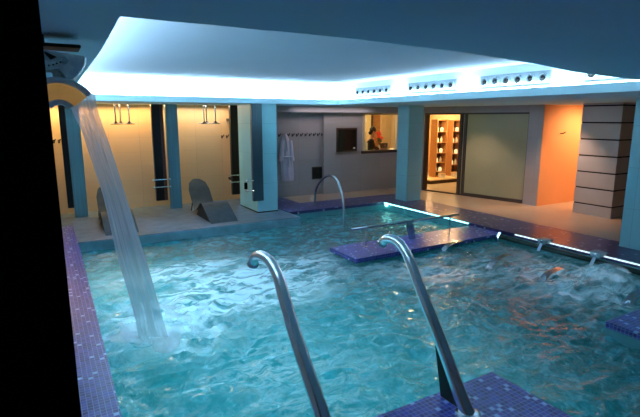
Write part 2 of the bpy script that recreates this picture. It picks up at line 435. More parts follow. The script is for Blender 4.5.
# grooved pilaster: tile courses between black grooves
def pil():
    x0, x1, y0, y1 = 9.58, 10.6, 5.08, 5.87
    zs = [.22+.33*k for k in range(7)]
    a = MB(); z = 0.
    for q in zs+[CZ]:
        a.box(x0, x1, y0, y1, z, q-.014 if q != CZ else CZ); z = q+.014
    struct(a.build('wall_pilaster', pilaster_tile, bevel=.004))
    b = MB()
    for q in zs: b.box(x0+.012, x1-.012, y0+.012, y1-.012, q-.0145, q+.0145)
    struct(b.build('trim_4', groove))
pil()

# ------------------------------------------------------------------ ceiling with the lit recess
edge = [(-.5, 1.55), (.235, 1.60), (1.0, 1.585), (1.74, 1.65), (2.4, 1.78), (3.01, 1.94), (3.6, 2.03), (4.18, 2.11), (5.0, 2.2), (5.76, 2.28)]
c = MB()
c.poly([(-.5, -2.1, CZ)]+[(x, y, CZ) for x, y in edge]+[(12.7, 2.28, CZ), (12.7, -2.1, CZ)], (0, 0, .1))
c.poly([(-.5, 1.55, CZ), (.235, 1.60, CZ), (.265, 2.4, CZ), (.30, 4.5, CZ), (.33, 9.1, CZ), (-.5, 9.1, CZ)], (0, 0, .1)).box(-.5, 12.7, 9.1, 13.3, CZ, CZ+.1).box(5.76, 12.7, 2.28, 9.1, CZ, CZ+.1)
struct(c.build('ceiling', ceil_paint))
struct(box('ceiling_recess', recess_paint, -.2, 6.1, 1.2, 9.4, 2.69, 2.75))
cw = MB()
cw.box(5.88, 5.98, 1.2, 9.4, CZ+.1, 2.69).box(-.2, 6.0, 9.22, 9.32, CZ+.1, 2.69).box(-.02, .08, 1.2, 9.32, CZ+.1, 2.69).box(-.2, 6., 1.1, 1.2, CZ+.1, 2.69)
struct(cw.build('ceiling_cove', cove_paint))
def cove(x0, x1, y0, y1, label):
    e = thing('cove_light', ((x0+x1)/2, (y0+y1)/2, CZ+.1), label, 'light', 'cove lights round the ceiling recess')
    dx, dy = (x1-x0)/2, (y1-y0)/2
    MB().box(-dx, dx, -dy, dy, 0, .012).build('holder', vent_white, e)
    MB().box(-dx+.004, dx-.004, -dy+.004, dy-.004, .012, .024).build('tube', cove_led, e)
cove(5.79, 5.85, 2.2, 9.05, 'long white cove light on the ledge along the right side of ceiling recess')
cove(.35, 5.70, 9.13, 9.19, 'long white cove light on the ledge along the far side of ceiling recess')
cove_led = mat('cove_led_left', (.9, 1, 1), emit=(.66, .86, 1.), es=36, var=.01)
cove(.12, .18, 1.9, 9.0, 'long white cove light on the ledge along the left side of ceiling recess')

# nozzle vents on the cove wall
def vent():
    e = thing('air_vent', (0, 0, 0), '', 'vent', 'six-nozzle air vents on the bright cove wall')
    MB().box(-.02, 0, -.59, .59, -.09, .09).build('vent_plate', vent_white, e, bevel=.004)
    MB().box(-.035, 0, -.60, .60, -.105, -.092).build('vent_lip', grey_plate, e)
    R = Matrix.Rotation(-PI/2, 3, 'Y')
    for k in range(6):
        y = -.49+.196*k
        n = MB().lathe([(.068, 0), (.066, .018), (.052, .030), (.040, .020), (.036, .004)], (-.02, y, .0), 18, R).build('nozzle', vent_white, e, smooth=True)
        MB().ball((-.036, y, -.004), .031, 2).build('nozzle_core', vent_hole, n, smooth=True)
    return e
v0 = vent()
vl = ['six-nozzle vent nearest the far corner, leftmost and smallest on the bright cove', 'six-nozzle vent above the column beside the shop doorway, second from far corner',
      'six-nozzle vent above the frosted glass door, third from far corner', 'six-nozzle vent cut off by the near ceiling edge, above the grooved pilaster']
for k, y in enumerate((8.02, 6.33, 4.66, 3.02)):
    if k == 0: v0.location = (5.88, y, 2.49); v0['label'] = vl[0]
    else: dup(v0, (5.88, y, 2.49), vl[k])

# ------------------------------------------------------------------ showers
def steel_post(x0, x1, y0, y1, label, z0=-.01, name='steel_post'):
    o = box(name, teal_steel, x0, x1, y0, y1, z0, CZ-.003, bevel=.006)
    tag(o, label, 'post', 'teal steel posts along the shower wall')
steel_post(.43, .67, 10.56, 10.66, 'teal steel post behind the falling cascade, leftmost beside the yellow wall')
steel_post(2.32, 2.57, 10.56, 10.66, 'teal steel post standing between the two steel loungers')
o = box('hanging_shower_board', board_steel, 3.67, 3.90, 9.08, 9.16, .26, CZ-.003, bevel=.006)
e = tag(o, 'hanging steel panel on the corner of the tiled column, ending above the floor', 'panel')
def mixer(parent, x, y, z, side=1, dirx=1):
    """bar mixer with two lever knobs, sticking out in x"""
    a = MB().tube([(x, y, z), (x+dirx*.17, y, z)], .016, 10).build('mixer_valve', chrome, parent, smooth=True)
    MB().lathe([(.028, -.02), (.030, 0), (.022, .02)], (x+dirx*.15, y, z), 12).build('knob', chrome, a, smooth=True)
    MB().tube([(x+dirx*.02, y, z), (x+dirx*.02, y-.05, z-.012)], .010, 8).build('lever', chrome, a, smooth=True)
for z in (.70, .49): 
    mixer(o, 3.69, 9.10, z, dirx=-1)
MB().box(3.50, 3.56, 9.11, 9.16, .52, .66).build('valve_box', black, o, bevel=.01)
def shower_panel(x0, x1, label, mix=True):
    e = thing('shower_panel', ((x0+x1)/2, 10.62, .19), label, 'shower panel', 'dark hanging shower panels between the stalls')
    w = (x1-x0)/2
    MB().box(-w, w*.45, -.05, .05, 0, CZ-.195).build('panel', dark_steel, e, bevel=.004)
    MB().box(w*.45+.001, w, -.05, .05, .0, CZ-.195).build('side_panel', red_wood, e, bevel=.004)
    if mix:
        for z in (.46, .30):
            a = MB().tube([(-w-.05, -.07, z), (w+.07, -.07, z)], .015, 10).build('mixer_valve', chrome, e, smooth=True)
            MB().lathe([(.030, -.02), (.032, 0), (.022, .02)], (-w-.04, -.07, z), 12).build('knob', chrome, a, smooth=True)
            MB().lathe([(.030, -.02), (.032, 0), (.022, .02)], (w+.06, -.07, z), 12).build('knob', chrome, a, smooth=True)
            MB().tube([(0, -.05, z), (0, -.09, z)], .02, 10).build('escutcheon', chrome, a, smooth=True)
        MB().tube([(w+.06, -.07, .02), (w+.06, -.10, .0), (w+.05, -.07, -.02)], .014, 8).build('spout', chrome, e, smooth=True)
    # brackets fixing the panel to the wall behind
    for z in (1.7, .3): MB().box(-.03, .03, .05, .48, z, z+.06).build('wall_bracket', dark_steel, e)
shower_panel(2.03, 2.27, 'dark hanging shower panel with chrome mixer bars beside the middle teal post')
shower_panel(3.76, 3.99, 'dark shower panel with chrome mixer bars close behind the tiled column')
shower_panel(.32, .46, 'narrow dark shower panel behind the leftmost teal post', False)

def rain():
    e = thing('rain_shower', (0, 0, CZ), '', 'shower head', 'rain showers hanging from the ceiling')
    MB().lathe([(.03, -.012), (.03, 0)], seg=14).build('ceiling_rose', chrome, e, smooth=True)
    MB().tube([(0, 0, 0), (0, 0, -.37)], .014, 10).build('pipe', chrome, e, smooth=True)
    MB().lathe([(.10, -.415), (.105, -.405), (.06, -.39), (.022, -.37), (.015, -.355)], seg=22).build('head', dark_steel, e, smooth=True)
    return e
r0 = rain()
rl = [('left rain shower', 1.28, 10.2), ('middle rain shower', 1.40, 10.42), ('right rain shower', 1.53, 10.2)]
k = 0
for gx, where in ((0, 'of the trio hanging just right of the cascade'), (1.76, 'of the trio hanging above the right steel lounger')):
    for nm, x, y in rl:
        lab = nm+' with dark round head, '+where
        if k == 0: r0.location = (x, y, CZ); r0['label'] = lab
        else: dup(r0, (x+gx*(1 if gx else 0), y, CZ), lab)
        k += 1

def hook_():
    e = thing('coat_hook', (0, 0, 0), '', 'hook')
    MB().box(-.016, .016, -.006, 0, -.035, .035).build('back_plate', dark_steel, e, bevel=.002)
    MB().tube([(0, -.005, .0), (.006, -.035, -.006), (.016, -.055, .015), (.024, -.062, .04)], .009, 8).ball((.024, -.062, .042), .014, 2).build('peg', dark_steel, e, smooth=True)
    return e
h0 = hook_()
h0.location = (5.03, 10.7, 1.54); h0['label'] = 'dark coat hook in the row on grey wall, end beside the column'; h0['group'] = 'coat hooks in the row on the grey wall'
for k in range(1, 11):
    lb = 'dark coat hook in the row on grey wall, right of the white robe'
    if k == 1: lb = 'dark coat hook holding up the white robe'
    if k == 10: lb = 'dark coat hook at the wall corner, right end of the row'
    dup(h0, (5.03+.122*k, 10.7, 1.54), lb)
for k, x in enumerate((.20, .29, .38)):
    q = dup(h0, (x, 11.1, 1.49), ['left', 'middle', 'right'][k]+' dark hook of the three on yellow wall left of the cascade'); q['group'] = 'hooks on the yellow tile at the left'
for k, x in enumerate((3.72, 3.84)):
    q = dup(h0, (x, 11.1, 1.52), ['left', 'right'][k]+' hook of the pair on shower wall beside the column'); q['group'] = 'pair of hooks on the shower wall'

# bathrobe hanging from the second hook
def robe():
    e = thing('bathrobe', (5.16, 10.62, .42), 'white terry bathrobe hanging from a hook on the grey wall', 'bathrobe')
    prof = [(1.17, .03, .03, .0), (1.12, .06, .05, -.0), (1.02, .10, .06, .0), (.9, .13, .065, .01), (.75, .15, .07, .02), (.55, .16, .07, .03), (.3, .165, .075, .05), (.1, .16, .07, .06), (0., .15, .065, .06)]
    m = MB(); rows = []
    for z, rx_, ry_, cx in prof:
        row = []
        for k in range(41):
            a = 2*PI*k/40; f = 1+.10*math.sin(a*7+z*2)*(1-z/1.3)+.03*math.sin(a*13)
            row.append((cx+rx_*math.cos(a)*f, -.005+ry_*math.sin(a)*f, z))
        rows.append(row)
    m.sheet(rows).build('robe_body', towel, e, smooth=True)
    for sx, x0 in ((-1, -.09), (1, .12)):
        rows = []
        for t in range(8):
            q = t/7; z = 1.0-.50*q; rad = .045+.02*q
            rows.append([(x0+sx*(.045*q)+rad*math.cos(2*PI*k/14)*(1+.08*math.sin(k*2+q*5)), -.045+rad*.8*math.sin(2*PI*k/14), z) for k in range(15)])
        MB().sheet(rows).build('sleeve', towel, e, smooth=True)
    MB().tube([(-.03, -.07, 1.14), (.0, -.085, .95), (.02, -.09, .75)], [.02, .025, .018], 8).build('collar', towel, e, smooth=True)
    MB().tube([(-.12, -.05, .62), (-.03, -.095, .60), (.08, -.095, .6), (.17, -.05, .62)], .016, 8).tube([(.03, -.10, .6), (.04, -.105, .35)], .013, 8).build('belt', towel, e, smooth=True)
robe()

# small grille and black screen on the grey wall
e = thing('wall_grille', (6.10, 10.6995, .56), 'small dark square grille low on the grey wall near the corner', 'vent')
MB().box(-.15, .15, -.02, 0, -.16, .16).build('grille_frame', frame_metal, e, bevel=.004)
g = MB()
for k in range(9): g.box(-.13, .13, -.028, -.019, -.135+.03*k, -.118+.03*k)
g.build('louvre', dark_plate, e)
e = thing('wall_screen', (6.95, 10.5995, 1.40), 'black square panel hanging on the grey wall left of the office window', 'panel')
MB().box(-.32, .32, -.03, 0, -.31, .31).build('screen_frame', dark_wood, e, bevel=.006)
MB().box(-.28, .28, -.034, -.029, -.27, .27).build('screen_pane', black_glass, e)
MB().box(.19, .25, -.037, -.033, -.24, -.2).build('corner_tag', white_plastic, e)

# office window
w = struct(MB().box(7.46, 7.52, 10.57, 10.68, 1.04, 2.1).box(8.62, 8.7, 10.57, 10.68, 1.04, 2.1).box(7.5, 8.62, 10.57, 10.68, 2.05, 2.1).build('window_1', cream))
struct(MB().box(7.42, 8.74, 10.52, 10.76, 1.02, 1.09).build('window_sill', dark_wood, w))
struct(MB().box(7.52, 8.62, 10.66, 10.667, 1.09, 2.05).build('window_pane', glass, w))
struct(box('trim_5', dark_wood, 8.92, 8.99, 12.22, 12.30, 0, 2.2))
struct(box('trim_7', cream, 7.0, 8.90, 12.2, 12.29, 0, CZ))
struct(box('trim_6', cream, 9.32, 9.8, 12.2, 12.29, 0, CZ))

# ------------------------------------------------------------------ steel loungers
def lounger():
    e = thing('steel_lounger', (0, 0, 0), '', 'lounger', 'wave-shaped steel loungers on the shower floor')
    # side profile (y, z), from the footrest end (towards the pool) back to the headrest
    prof = [(8.66, .0), (8.72, .035), (8.95, .16), (9.15, .26), (9.27, .305), (9.36, .285), (9.5, .2), (9.68, .10), (9.85, .075), (10.0, .12), (10.16, .26), (10.32, .43), (10.45, .57), (10.53, .64)]
    def width(i):
        y = prof[i][0]
        if y > 10.3: return .23*math.sqrt(max(.04, 1-((y-10.3)/.245)**2))
        return .23 if y > 9.9 else .27
    a = MB()
    def rows(i0, i1):
        out = []
        for i in range(i0, i1):
            y, z = prof[i]; wd = width(i)
            out.append([(-wd+2*wd*t/8, y-9.6, z-.0+.006*math.cos((t/8-.5)*PI)) for t in range(9)])
        return out
    MB().sheet(rows(0, 6), .012).build('leg_rest', grey_plate, e, smooth=True)
    MB().sheet(rows(5, 9), .012).build('seat', grey_plate, e, smooth=True)
    MB().sheet(rows(8, 14), .012).build('backrest', grey_plate, e, smooth=True)
    for sx in (-.22, .22):
        MB().tube([(sx, 9.27-9.6, .285), (sx, 9.22-9.6, .0)], .013, 8).build('support', dark_plate, e, smooth=True)
        MB().tube([(sx, 10.1-9.6, .19), (sx, 10.2-9.6, 0)], .013, 8).build('support', dark_plate, e, smooth=True)
    MB().poly([(-.25, 8.82-9.6, 0.), (-.25, 9.27-9.6, .275), (-.25, 9.52-9.6, .16), (-.25, 9.7-9.6, 0.)], (.012, 0, 0)).build('side_cheek', dark_plate, e)
    return e
L = lounger()
L.location = (2.88, 9.55, -.01); L['label'] = 'wave-shaped grey steel lounger standing clear, right of the middle teal post'
dup(L, (1.05, 9.55, -.01), 'wave-shaped grey steel lounger half hidden behind the falling cascade')

# ------------------------------------------------------------------ swan-neck water spouts
def smooth_path(pts, n=6):
    pts = [Vector(p) for p in pts]; out = []
    for i in range(len(pts)-1):
        p0 = pts[max(i-1, 0)]; p1 = pts[i]; p2 = pts[i+1]; p3 = pts[min(i+2, len(pts)-1)]
        for k in range(n):
            t = k/n
            out.append(.5*((2*p1)+(-p0+p2)*t+(2*p0-5*p1+4*p2-p3)*t*t+(-p0+3*p1-3*p2+p3)*t**3))
    return out+[pts[-1]]
def swan(x, yz, label, fin):
    base = yz[0]
    e = thing('swan_neck_spout', (x, base[0], 0), label, 'water spout', 'steel swan-neck spouts at the near platform')
    P = smooth_path([(0, y-base[0], z) for y, z in yz])
    n = len(P)
    MB().tube(P, [.050-.014*min(1, i/(n*.6)) for i in range(n)], 20, True).build('pipe', polished, e, smooth=True)
    MB().lathe([(.085, 0), (.085, .008), (.07, .018), (.055, .02)], seg=24).build('base_flange', steel, e, smooth=True)
    # bell mouth
    t = (P[-1]-P[-2]).normalized(); q = t.to_track_quat('Z', 'Y').to_matrix()
    MB().lathe([(.036, -.012), (.041, -.004), (.041, .012), (.034, .014), (.030, .002)], P[-1], 20, q).build('outlet_ring', steel, e, smooth=True)
    MB().poly([(-.006, f[0]-base[0], f[1]) for f in fin], (.012, 0, 0)).build('fin', dark_plate, e)
swan(2.3, [(1.99, 0.0), (2.08, .12), (2.18, .27), (2.34, .50), (2.49, .70), (2.61, .875), (2.67, .95), (2.745, 1.005), (2.83, 1.022), (2.92, 1.005), (2.965, .965)],
     'polished swan-neck water spout at centre right, rising from the mosaic platform', [(2.34, .46), (2.24, .0), (2.04, .0), (2.08, .08)])
swan(1.2, [(1.78, 0.0), (1.93, .16), (2.07, .355), (2.21, .505), (2.38, .69), (2.50, .845), (2.58, .955), (2.66, 1.02), (2.77, 1.05), (2.90, 1.035), (2.98, .995), (3.01, .95)],
     'polished swan-neck water spout on the left of the pair, in front of foam', [(2.05, .30), (2.0, .0), (1.83, .0), (1.86, .06)])

# arched grab rail at the far edge
e = thing('grab_rail', (5.19, 9.19, 0), 'tall arched steel grab rail stepping into the water at the far edge', 'rail')
ap = [(5.19, 9.19, 0.0), (5.176, 9.115, .384), (5.10, 8.72, .665), (5.018, 8.295, .802), (4.942, 7.903, .777), (4.89, 7.636, .596), (4.864, 7.503, .326), (4.855, 7.467, -.3)]
MB().tube([Vector(p)-Vector((5.19, 9.19, 0)) for p in smooth_path(ap)], .026, 14).build('rail_tube', steel, e, smooth=True)
MB().lathe([(.05, 0), (.05, .008), (.03, .016)], seg=18).build('base_flange', steel, e, smooth=True)

# bar over the peninsula
e = thing('handrail', (4.27, 5.95, -.05), 'low straight steel handrail on posts along the mosaic peninsula', 'rail')
MB().tube([(-.27, 0, .315), (2.04, 0, .315)], .020, 12).build('bar', steel, e, smooth=True)
for x in (.02, 1.83):
    MB().tube([(x, .0, .0), (x, 0, .30)], .014, 10).lathe([(.035, 0), (.035, .008)], (x, 0, 0), 14).build('post', steel, e, smooth=True)
MB().poly([(.80, -.02, .335), (.95, -.02, .335), (1.05, .0, .0), (.92, .0, .0)], (0, .02, 0)).build('support_plate', steel, e)

# bar with brackets and jets along the right wall
e = thing('handrail', (6.78, 4.3, 0), 'dark green handrail on steel brackets along the right pool wall', 'rail')
MB().tube([(0, -1.6, -.085), (0, 1.22, -.085)], .040, 14).build('bar', green_bar, e, smooth=True)
for y in (.30, -.56, -1.45):
    b = MB().poly([(-.02, y-.06, -.02), (-.02, y+.06, -.02), (-.02, y+.09, .05), (-.02, y-.09, .05)], (.17, 0, 0)).build('bracket', bracket_paint, e, bevel=.004)
    MB().ball((-.02, y, .015), .026, 2, (.4, 1, 1)).build('bolt', chrome, b, smooth=True)
    MB().poly([(-.02, y-.025, -.02), (-.02, y+.025, -.02), (-.16, y+.05, -.30), (-.16, y, -.30)], (.015, 0, 0)).build('strut', chrome, b)
MB().poly([(-.02, 1.08, -.0), (-.02, 1.13, -.0), (-.14, 1.16, -.24), (-.14, 1.11, -.24)], (.015, 0, 0)).build('strut', chrome, e)
MB().tube([(.0, 1.22, -.085), (.12, 1.22, -.085)], .018, 10).build('end_stub', steel, e, smooth=True)

def strip(x0, x1, y0, y1, z, m, label):
    o = box('led_strip', m, x0+.008, x1, y0, y1, z-.02, z)
    tag(o, label, 'light', 'light strips along the pool edge')
strip(6.878, 6.898, 1.6, 5.2, -.004, led, 'thin white light strip along the right coping behind the dark handrail')
strip(6.875, 6.899, 6.25, 8.85, -.01, led_teal, 'glowing teal light strip on the pool edge beyond the peninsula')
o = MB().lathe([(.05, 0), (.05, .02), (.035, .026)], (0, 0, 0), 16, Matrix.Rotation(-PI/2, 3, 'Y')).build('pool_lamp', led_teal, smooth=True)
o.location = (6.86, 8.72, -.04); tag(o, 'small bright teal lamp at the far corner of the pool edge', 'light')

# steel jet arcs rising from the water in the right pool
al = ['curved steel jet bar in the water nearest the peninsula', 'curved steel jet bar in the water, second out from the peninsula',
      'curved steel jet bar in the water left of the big bubbling patch', 'curved steel jet bar in the water by the right mosaic platform']
pts0 = smooth_path([(-.24, .03, -.10), (-.20, .0, -.02), (-.1, 0, .045), (.04, 0, .075), (.19, .0, .08), (.25, 0, .065)])
jb = MB().sheet([[(p.x, p.y+s, p.z) for s in (-.05, 0, .05)] for p in pts0], .022)
j0 = jb.build('jet_bar', steel, smooth=True)
for k, (x, y) in enumerate(((5.59, 5.37), (5.61, 4.44), (5.66, 3.66), (5.78, 2.67))):
    o = j0 if k == 0 else j0.copy()
    if k: COL.objects.link(o)
    o.location = (x, y, WZ+.085); tag(o, al[k], 'jet bar', 'curved steel jet bars in the right pool')

# bubbling water domes
def dome(x, y, rx_, rz, label, seed):
    m = MB(); rows = []
    for j in range(13):
        th = PI/2*j/12
        row = []
        for k in range(33):
            a = 2*PI*k/32
            p = Vector((math.cos(a)*math.sin(th), math.sin(a)*math.sin(th), math.cos(th)))
            f = 1+.30*noise.noise(p*1.6+Vector((seed, 0, 0)))
            row.append((p.x*rx_*f, p.y*rx_*f, p.z*rz*f-.01))
        rows.append(row)
    o = m.sheet(rows).build('foam_mound', spray, smooth=True); o.location = (x, y, WZ)
    tag(o, label, 'foam', kind='stuff')
dome(5.66, 3.17, .40, .12, 'white bubbling foam mound in the middle of the right pool', 1)
dome(6.46, 3.38, .32, .20, 'taller white foam mound bursting beside the right handrail', 5)
dome(6.2, 3.72, .42, .10, 'soft foam spreading beyond the taller mound at the right wall', 8)
dome(.82, 4.76, .50, .30, 'white splash foam where the cascade meets the water', 11)
dome(1.25, 4.55, .46, .07, 'low foam patch spreading right of the cascade foot', 15)

# ------------------------------------------------------------------ left water cannon and its cascade
def nz(px, py, y=2.05): return (.042+(px-45)*.0034, y, 2.205-(py-46)*.0034)
e = thing('water_cannon', (.08, 2.05, CZ), 'blue-grey water cannon nozzle with steel throat, yellow reflection painted on, under the left ceiling', 'water cannon')
o0 = Vector((.08, 2.05, CZ))
def npoly(lst, y0, th): return [Vector(nz(a, b, y0))-o0 for a, b in lst], (0, th, 0)
MB().box(-.16, .075, -.03, .10, -.046, -.034).box(-.1, -.04, .0, .06, -.034, 0).build('ceiling_plate', dark_plate, e, bevel=.004)
arc = [(80, 54), (80.5, 58), (79.5, 63), (77, 68), (73.5, 73), (69.5, 77), (65.5, 80), (62, 80.5)]
fan = MB().poly(*npoly([(24, 52), (42, 50)]+arc+[(60, 76), (55, 69), (46, 71), (30, 76), (24, 70)], 2.02, .02)).build('side_plate', nozzle_metal, e, bevel=.003)
MB().poly(*npoly([(43, 52), (54, 57), (48, 60), (43, 54)], 2.012, .008)).build('slot', dark_plate, fan)
MB().poly(*npoly([(24, 52), (42, 50)]+arc+[(60, 76), (46, 71), (30, 76), (24, 70)], 2.10, .02)).build('side_plate', nozzle_metal, e, bevel=.003)
rr = [Vector(nz(a, b, 2.0))-o0 for a, b in arc]
MB().sheet([[p+Vector((.006, .0, 0)), p+Vector((.006, .13, 0))] for p in rr], .004).build('rim_plate', steel, e, smooth=True)
MB().tube([Vector(nz(61, 60, 2.004))-o0, Vector(nz(61, 60, 2.03))-o0], .011, 12).build('bolt', steel, e, smooth=True)
for a, b in ((46, 66), (50, 65), (53.5, 63.5), (57, 62)):
    MB().ball(Vector(nz(a, b, 2.018))-o0, .0035, 1).build('rivet', dark_plate, e, smooth=True)
def ring(r0_, r1_, a0, a1, cx, cy, n=14):
    out = [(cx+r1_*math.cos(a0+(a1-a0)*k/n), cy-r1_*math.sin(a0+(a1-a0)*k/n)) for k in range(n+1)]
    return out+[(cx+r0_*math.cos(a1+(a0-a1)*k/n), cy-r0_*math.sin(a1+(a0-a1)*k/n)) for k in range(n+1)]
# curved duct: blue-grey outer hood, below it the steel throat with painted yellow reflection
MB().poly(*npoly(ring(33.5, 40, .62, 1.95, 52, 118), 1.99, .14)).build('hood', nozzle_metal, e, bevel=.003)
MB().poly(*npoly(ring(17, 33, .62, 2.2, 52, 118), 1.985, .13)).build('throat', reflect_steel, e, bevel=.003)
MB().poly(*npoly(ring(9, 16.5, .5, 2.6, 53, 115), 1.99, .12)).build('inner_lip', nozzle_metal, e, bevel=.003)
MB().tube([Vector(nz(54, 54, 2.06))-o0, Vector(nz(54, 86, 2.06))-o0], .018, 10).build('support', nozzle_metal, e, smooth=True)

def cascade():
    C = [(.150, 2.12, 2.045, .050), (.162, 2.173, 1.976, .052), (.198, 2.314, 1.888, .050), (.245, 2.496, 1.745, .055), (.311, 2.749, 1.528, .061), (.385, 3.035, 1.245, .078),
         (.446, 3.272, 1.015, .092), (.547, 3.661, .655, .105), (.665, 4.12, .20, .122), (.745, 4.43, -.16, .15)]
    pts = smooth_path([c_[:3] for c_ in C], 8); n = len(pts)
    ws = []
    for i in range(n):
        t = i/(n-1)*(len(C)-1); k = min(int(t), len(C)-2); f = t-k
        ws.append(C[k][3]*(1-f)+C[k+1][3]*f)
    lat = Vector((.88, -.47, 0)).normalized()
    bm = bmesh.new(); uvl = bm.loops.layers.uv.new('UVMap'); g = []
    K = 16
    for i, (p, w_) in enumerate(zip(pts, ws)):
        row = []
        for k in range(K+1):
            u = k/K*2-1
            q = p+lat*(u*w_)+Vector((-.3, -.5, .2))*(.02*(1-u*u))
            q += Vector((0, 0, 1))*.01*noise.noise(Vector((u*4, i*.12, 2)))
            row.append(bm.verts.new(q))
        g.append(row)
    for i in range(n-1):
        for k in range(K):
            f = bm.faces.new((g[i][k], g[i][k+1], g[i+1][k+1], g[i+1][k]))
            for lp, (a, b) in zip(f.loops, ((k, i), (k+1, i), (k+1, i+1), (k, i+1))): lp[uvl].uv = (a/K, b/(n-1)*3)
            f.smooth = True
    me = bpy.data.meshes.new('water_cascade'); bm.to_mesh(me); bm.free(); me.materials.append(fall_water)
    o = bpy.data.objects.new('water_cascade', me); COL.objects.link(o)
    tag(o, 'long curved sheet of falling water pouring from the left cannon into the pool', 'waterfall', kind='stuff')
cascade()

# ------------------------------------------------------------------ shop behind the glass door
def cabinet(x0, x1, y0, y1, z0, z1, shelves, label):
    e = thing('display_cabinet', (x0, y0, z0), label, 'cabinet', 'wooden display cabinets in the lit shop')
    w_, d, h = x1-x0, y1-y0, z1-z0
    MB().box(0, .03, 0, d, 0, h).build('side_panel', wood, e, bevel=.003)
    MB().box(w_-.03, w_, 0, d, 0, h).build('side_panel', wood, e, bevel=.003)
    MB().box(.03, w_-.03, d-.02, d, 0, h).build('back_panel', dark_wood, e)
    MB().box(.03, w_-.03, 0, d-.02, h-.03, h).build('top_panel', wood, e)
    MB().box(.03, w_-.03, 0, d-.02, 0, .03).build('bottom_panel', wood, e)
    for z in shelves: MB().box(.031, w_-.031, .01, d-.021, z-z0-.018, z-z0).build('shelf', wood, e)
c1s = [.31, .60, .90, 1.22, 1.55]; c2s = [.50, .85, 1.20, 1.55]
cabinet(10.54, 10.98, 11.0, 11.28, .14, 1.92, c1s, 'tall wooden display cabinet of jars, left of the two seen through the doorway')
cabinet(11.20, 11.62, 11.0, 11.28, .14, 1.90, c2s, 'tall wooden display cabinet of jars, right of the two, cut by the door frame')
def jar(kind):
    e = thing('glass_jar' if kind else 'shop_bottle', (0, 0, 0), '', 'jar' if kind else 'bottle')
    if kind:
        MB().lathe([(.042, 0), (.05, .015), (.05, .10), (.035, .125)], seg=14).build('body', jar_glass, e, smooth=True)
        MB().lathe([(.038, .125), (.038, .15), (.01, .165)], seg=14).build('lid', chrome, e, smooth=True)
    else:
        MB().lathe([(.03, 0), (.034, .01), (.034, .11), (.012, .15), (.012, .18)], seg=14).build('body', white_plastic, e, smooth=True)
        MB().lathe([(.014, .18), (.014, .205)], seg=12).build('cap', dark_steel, e, smooth=True)
    return e
J = [jar(0), jar(1)]; used = [0, 0]
names = ['bottom', 'second lowest', 'middle', 'second highest', 'top']
for cab, (x, shelves) in enumerate(((10.54, c1s), (11.20, c2s))):
    for i, z in enumerate(shelves):
        for s in (0, 1):
            kd = (i+s+cab) % 2
            nm = (names if cab == 0 else ['bottom', 'second lowest', 'second highest', 'top'])[i]
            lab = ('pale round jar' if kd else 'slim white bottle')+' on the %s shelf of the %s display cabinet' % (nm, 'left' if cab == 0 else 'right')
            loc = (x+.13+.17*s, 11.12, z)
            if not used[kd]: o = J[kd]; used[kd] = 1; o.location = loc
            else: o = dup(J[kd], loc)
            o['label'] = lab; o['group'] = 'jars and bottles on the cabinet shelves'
e = thing('display_plinth', (11.0, 11.0, 0), 'low dark wooden plinth with lit top carrying the shop display cabinets', 'plinth')
MB().box(-1.0, 1.25, -.35, .55, 0, .10).build('body', dark_wood, e)
MB().box(-1.04, 1.29, -.39, .59, .10, .14).build('top_panel', cream, e, bevel=.004)
def gift(x, y, lab):
    e = thing('gift_box', (x, y, .14), lab, 'box', 'cream boxes on the shop plinth')
    MB().box(-.09, .09, -.07, .07, 0, .14).build('carton', white_plastic, e, bevel=.004)
    MB().box(-.095, .095, -.075, .075, .12, .15).build('lid', cream, e, bevel=.004)
gift(10.62, 10.80, 'cream box on the plinth in front of the left display cabinet')
gift(11.18, 10.82, 'cream box on the plinth in front of the right display cabinet')
# hook lamp on the orange wall
e = thing('wall_peg', (10.16, 6.70, 1.62), 'small dark peg sticking out of the orange alcove wall', 'hook')
MB().lathe([(.022, 0), (.022, .008)], seg=14, M=Matrix.Rotation(PI/2, 3, 'X')).build('back_plate', dark_steel, e)
MB().tube([(0, -.006, 0), (.03, -.06, .0), (.07, -.09, .03)], .012, 10).build('peg', dark_steel, e, smooth=True)

# ------------------------------------------------------------------ office behind the window
e = thing('desk', (8.1, 11.0, 0), 'dark office counter just behind the window sill', 'desk')
MB().box(-.55, .6, -.2, .2, 1.0, 1.04).build('desktop', dark_wood, e, bevel=.004)
for x in (-.5, .55):
    for y in (-.16, .16): MB().box(x-.025, x+.025, y-.025, y+.025, 0, 1.0).build('leg', dark_wood, e)
e = thing('flower_vase', (8.30, 10.97, 1.04), 'red flower bouquet in a vase standing before the person in black', 'flowers')
MB().lathe([(.035, 0), (.05, .03), (.04, .10), (.028, .15), (.035, .17)], seg=16).build('vase', white_plastic, e, smooth=True)
st = MB(); fl = MB(); lf = MB()
for k in range(20):
    a = random.uniform(0, 2*PI); r = random.uniform(.02, .17); z = random.uniform(.36, .56)-r*.4
    p = Vector((r*math.cos(a), r*math.sin(a)*.6, z)); st.tube([(0, 0, .12), p*.5+Vector((0, 0, .08)), p], .004, 5)
    for q in range(6):
        b = 2*PI*q/6
        fl.ball(p+Vector((.022*math.cos(b), .022*math.sin(b), .0)), .021, 1, (1, 1, .6))
    fl.ball(p+Vector((0, 0, .012)), .018, 1)
    if k % 2: lf.ball(p*.6+Vector((0, 0, .06)), .03, 1, (1, .4, 1.4))
st.build('stems', leaf, e); fl.build('petals', red_petal, e, smooth=True); lf.build('leaves', leaf, e, smooth=True)
e = thing('desk_monitor', (8.48, 10.98, 1.04), 'small dark monitor on the office counter right of the flowers', 'monitor')
MB().box(-.13, .13, -.01, .01, .05, .22).build('display', black_glass, e, bevel=.004)
MB().box(-.02, .02, -.01, .02, .0, .06).box(-.07, .07, -.05, .05, 0, .01).build('stand', dark_steel, e)
e = thing('paper_tray', (8.68, 10.85, 1.04), 'white paper tray at the right end of office counter', 'tray')
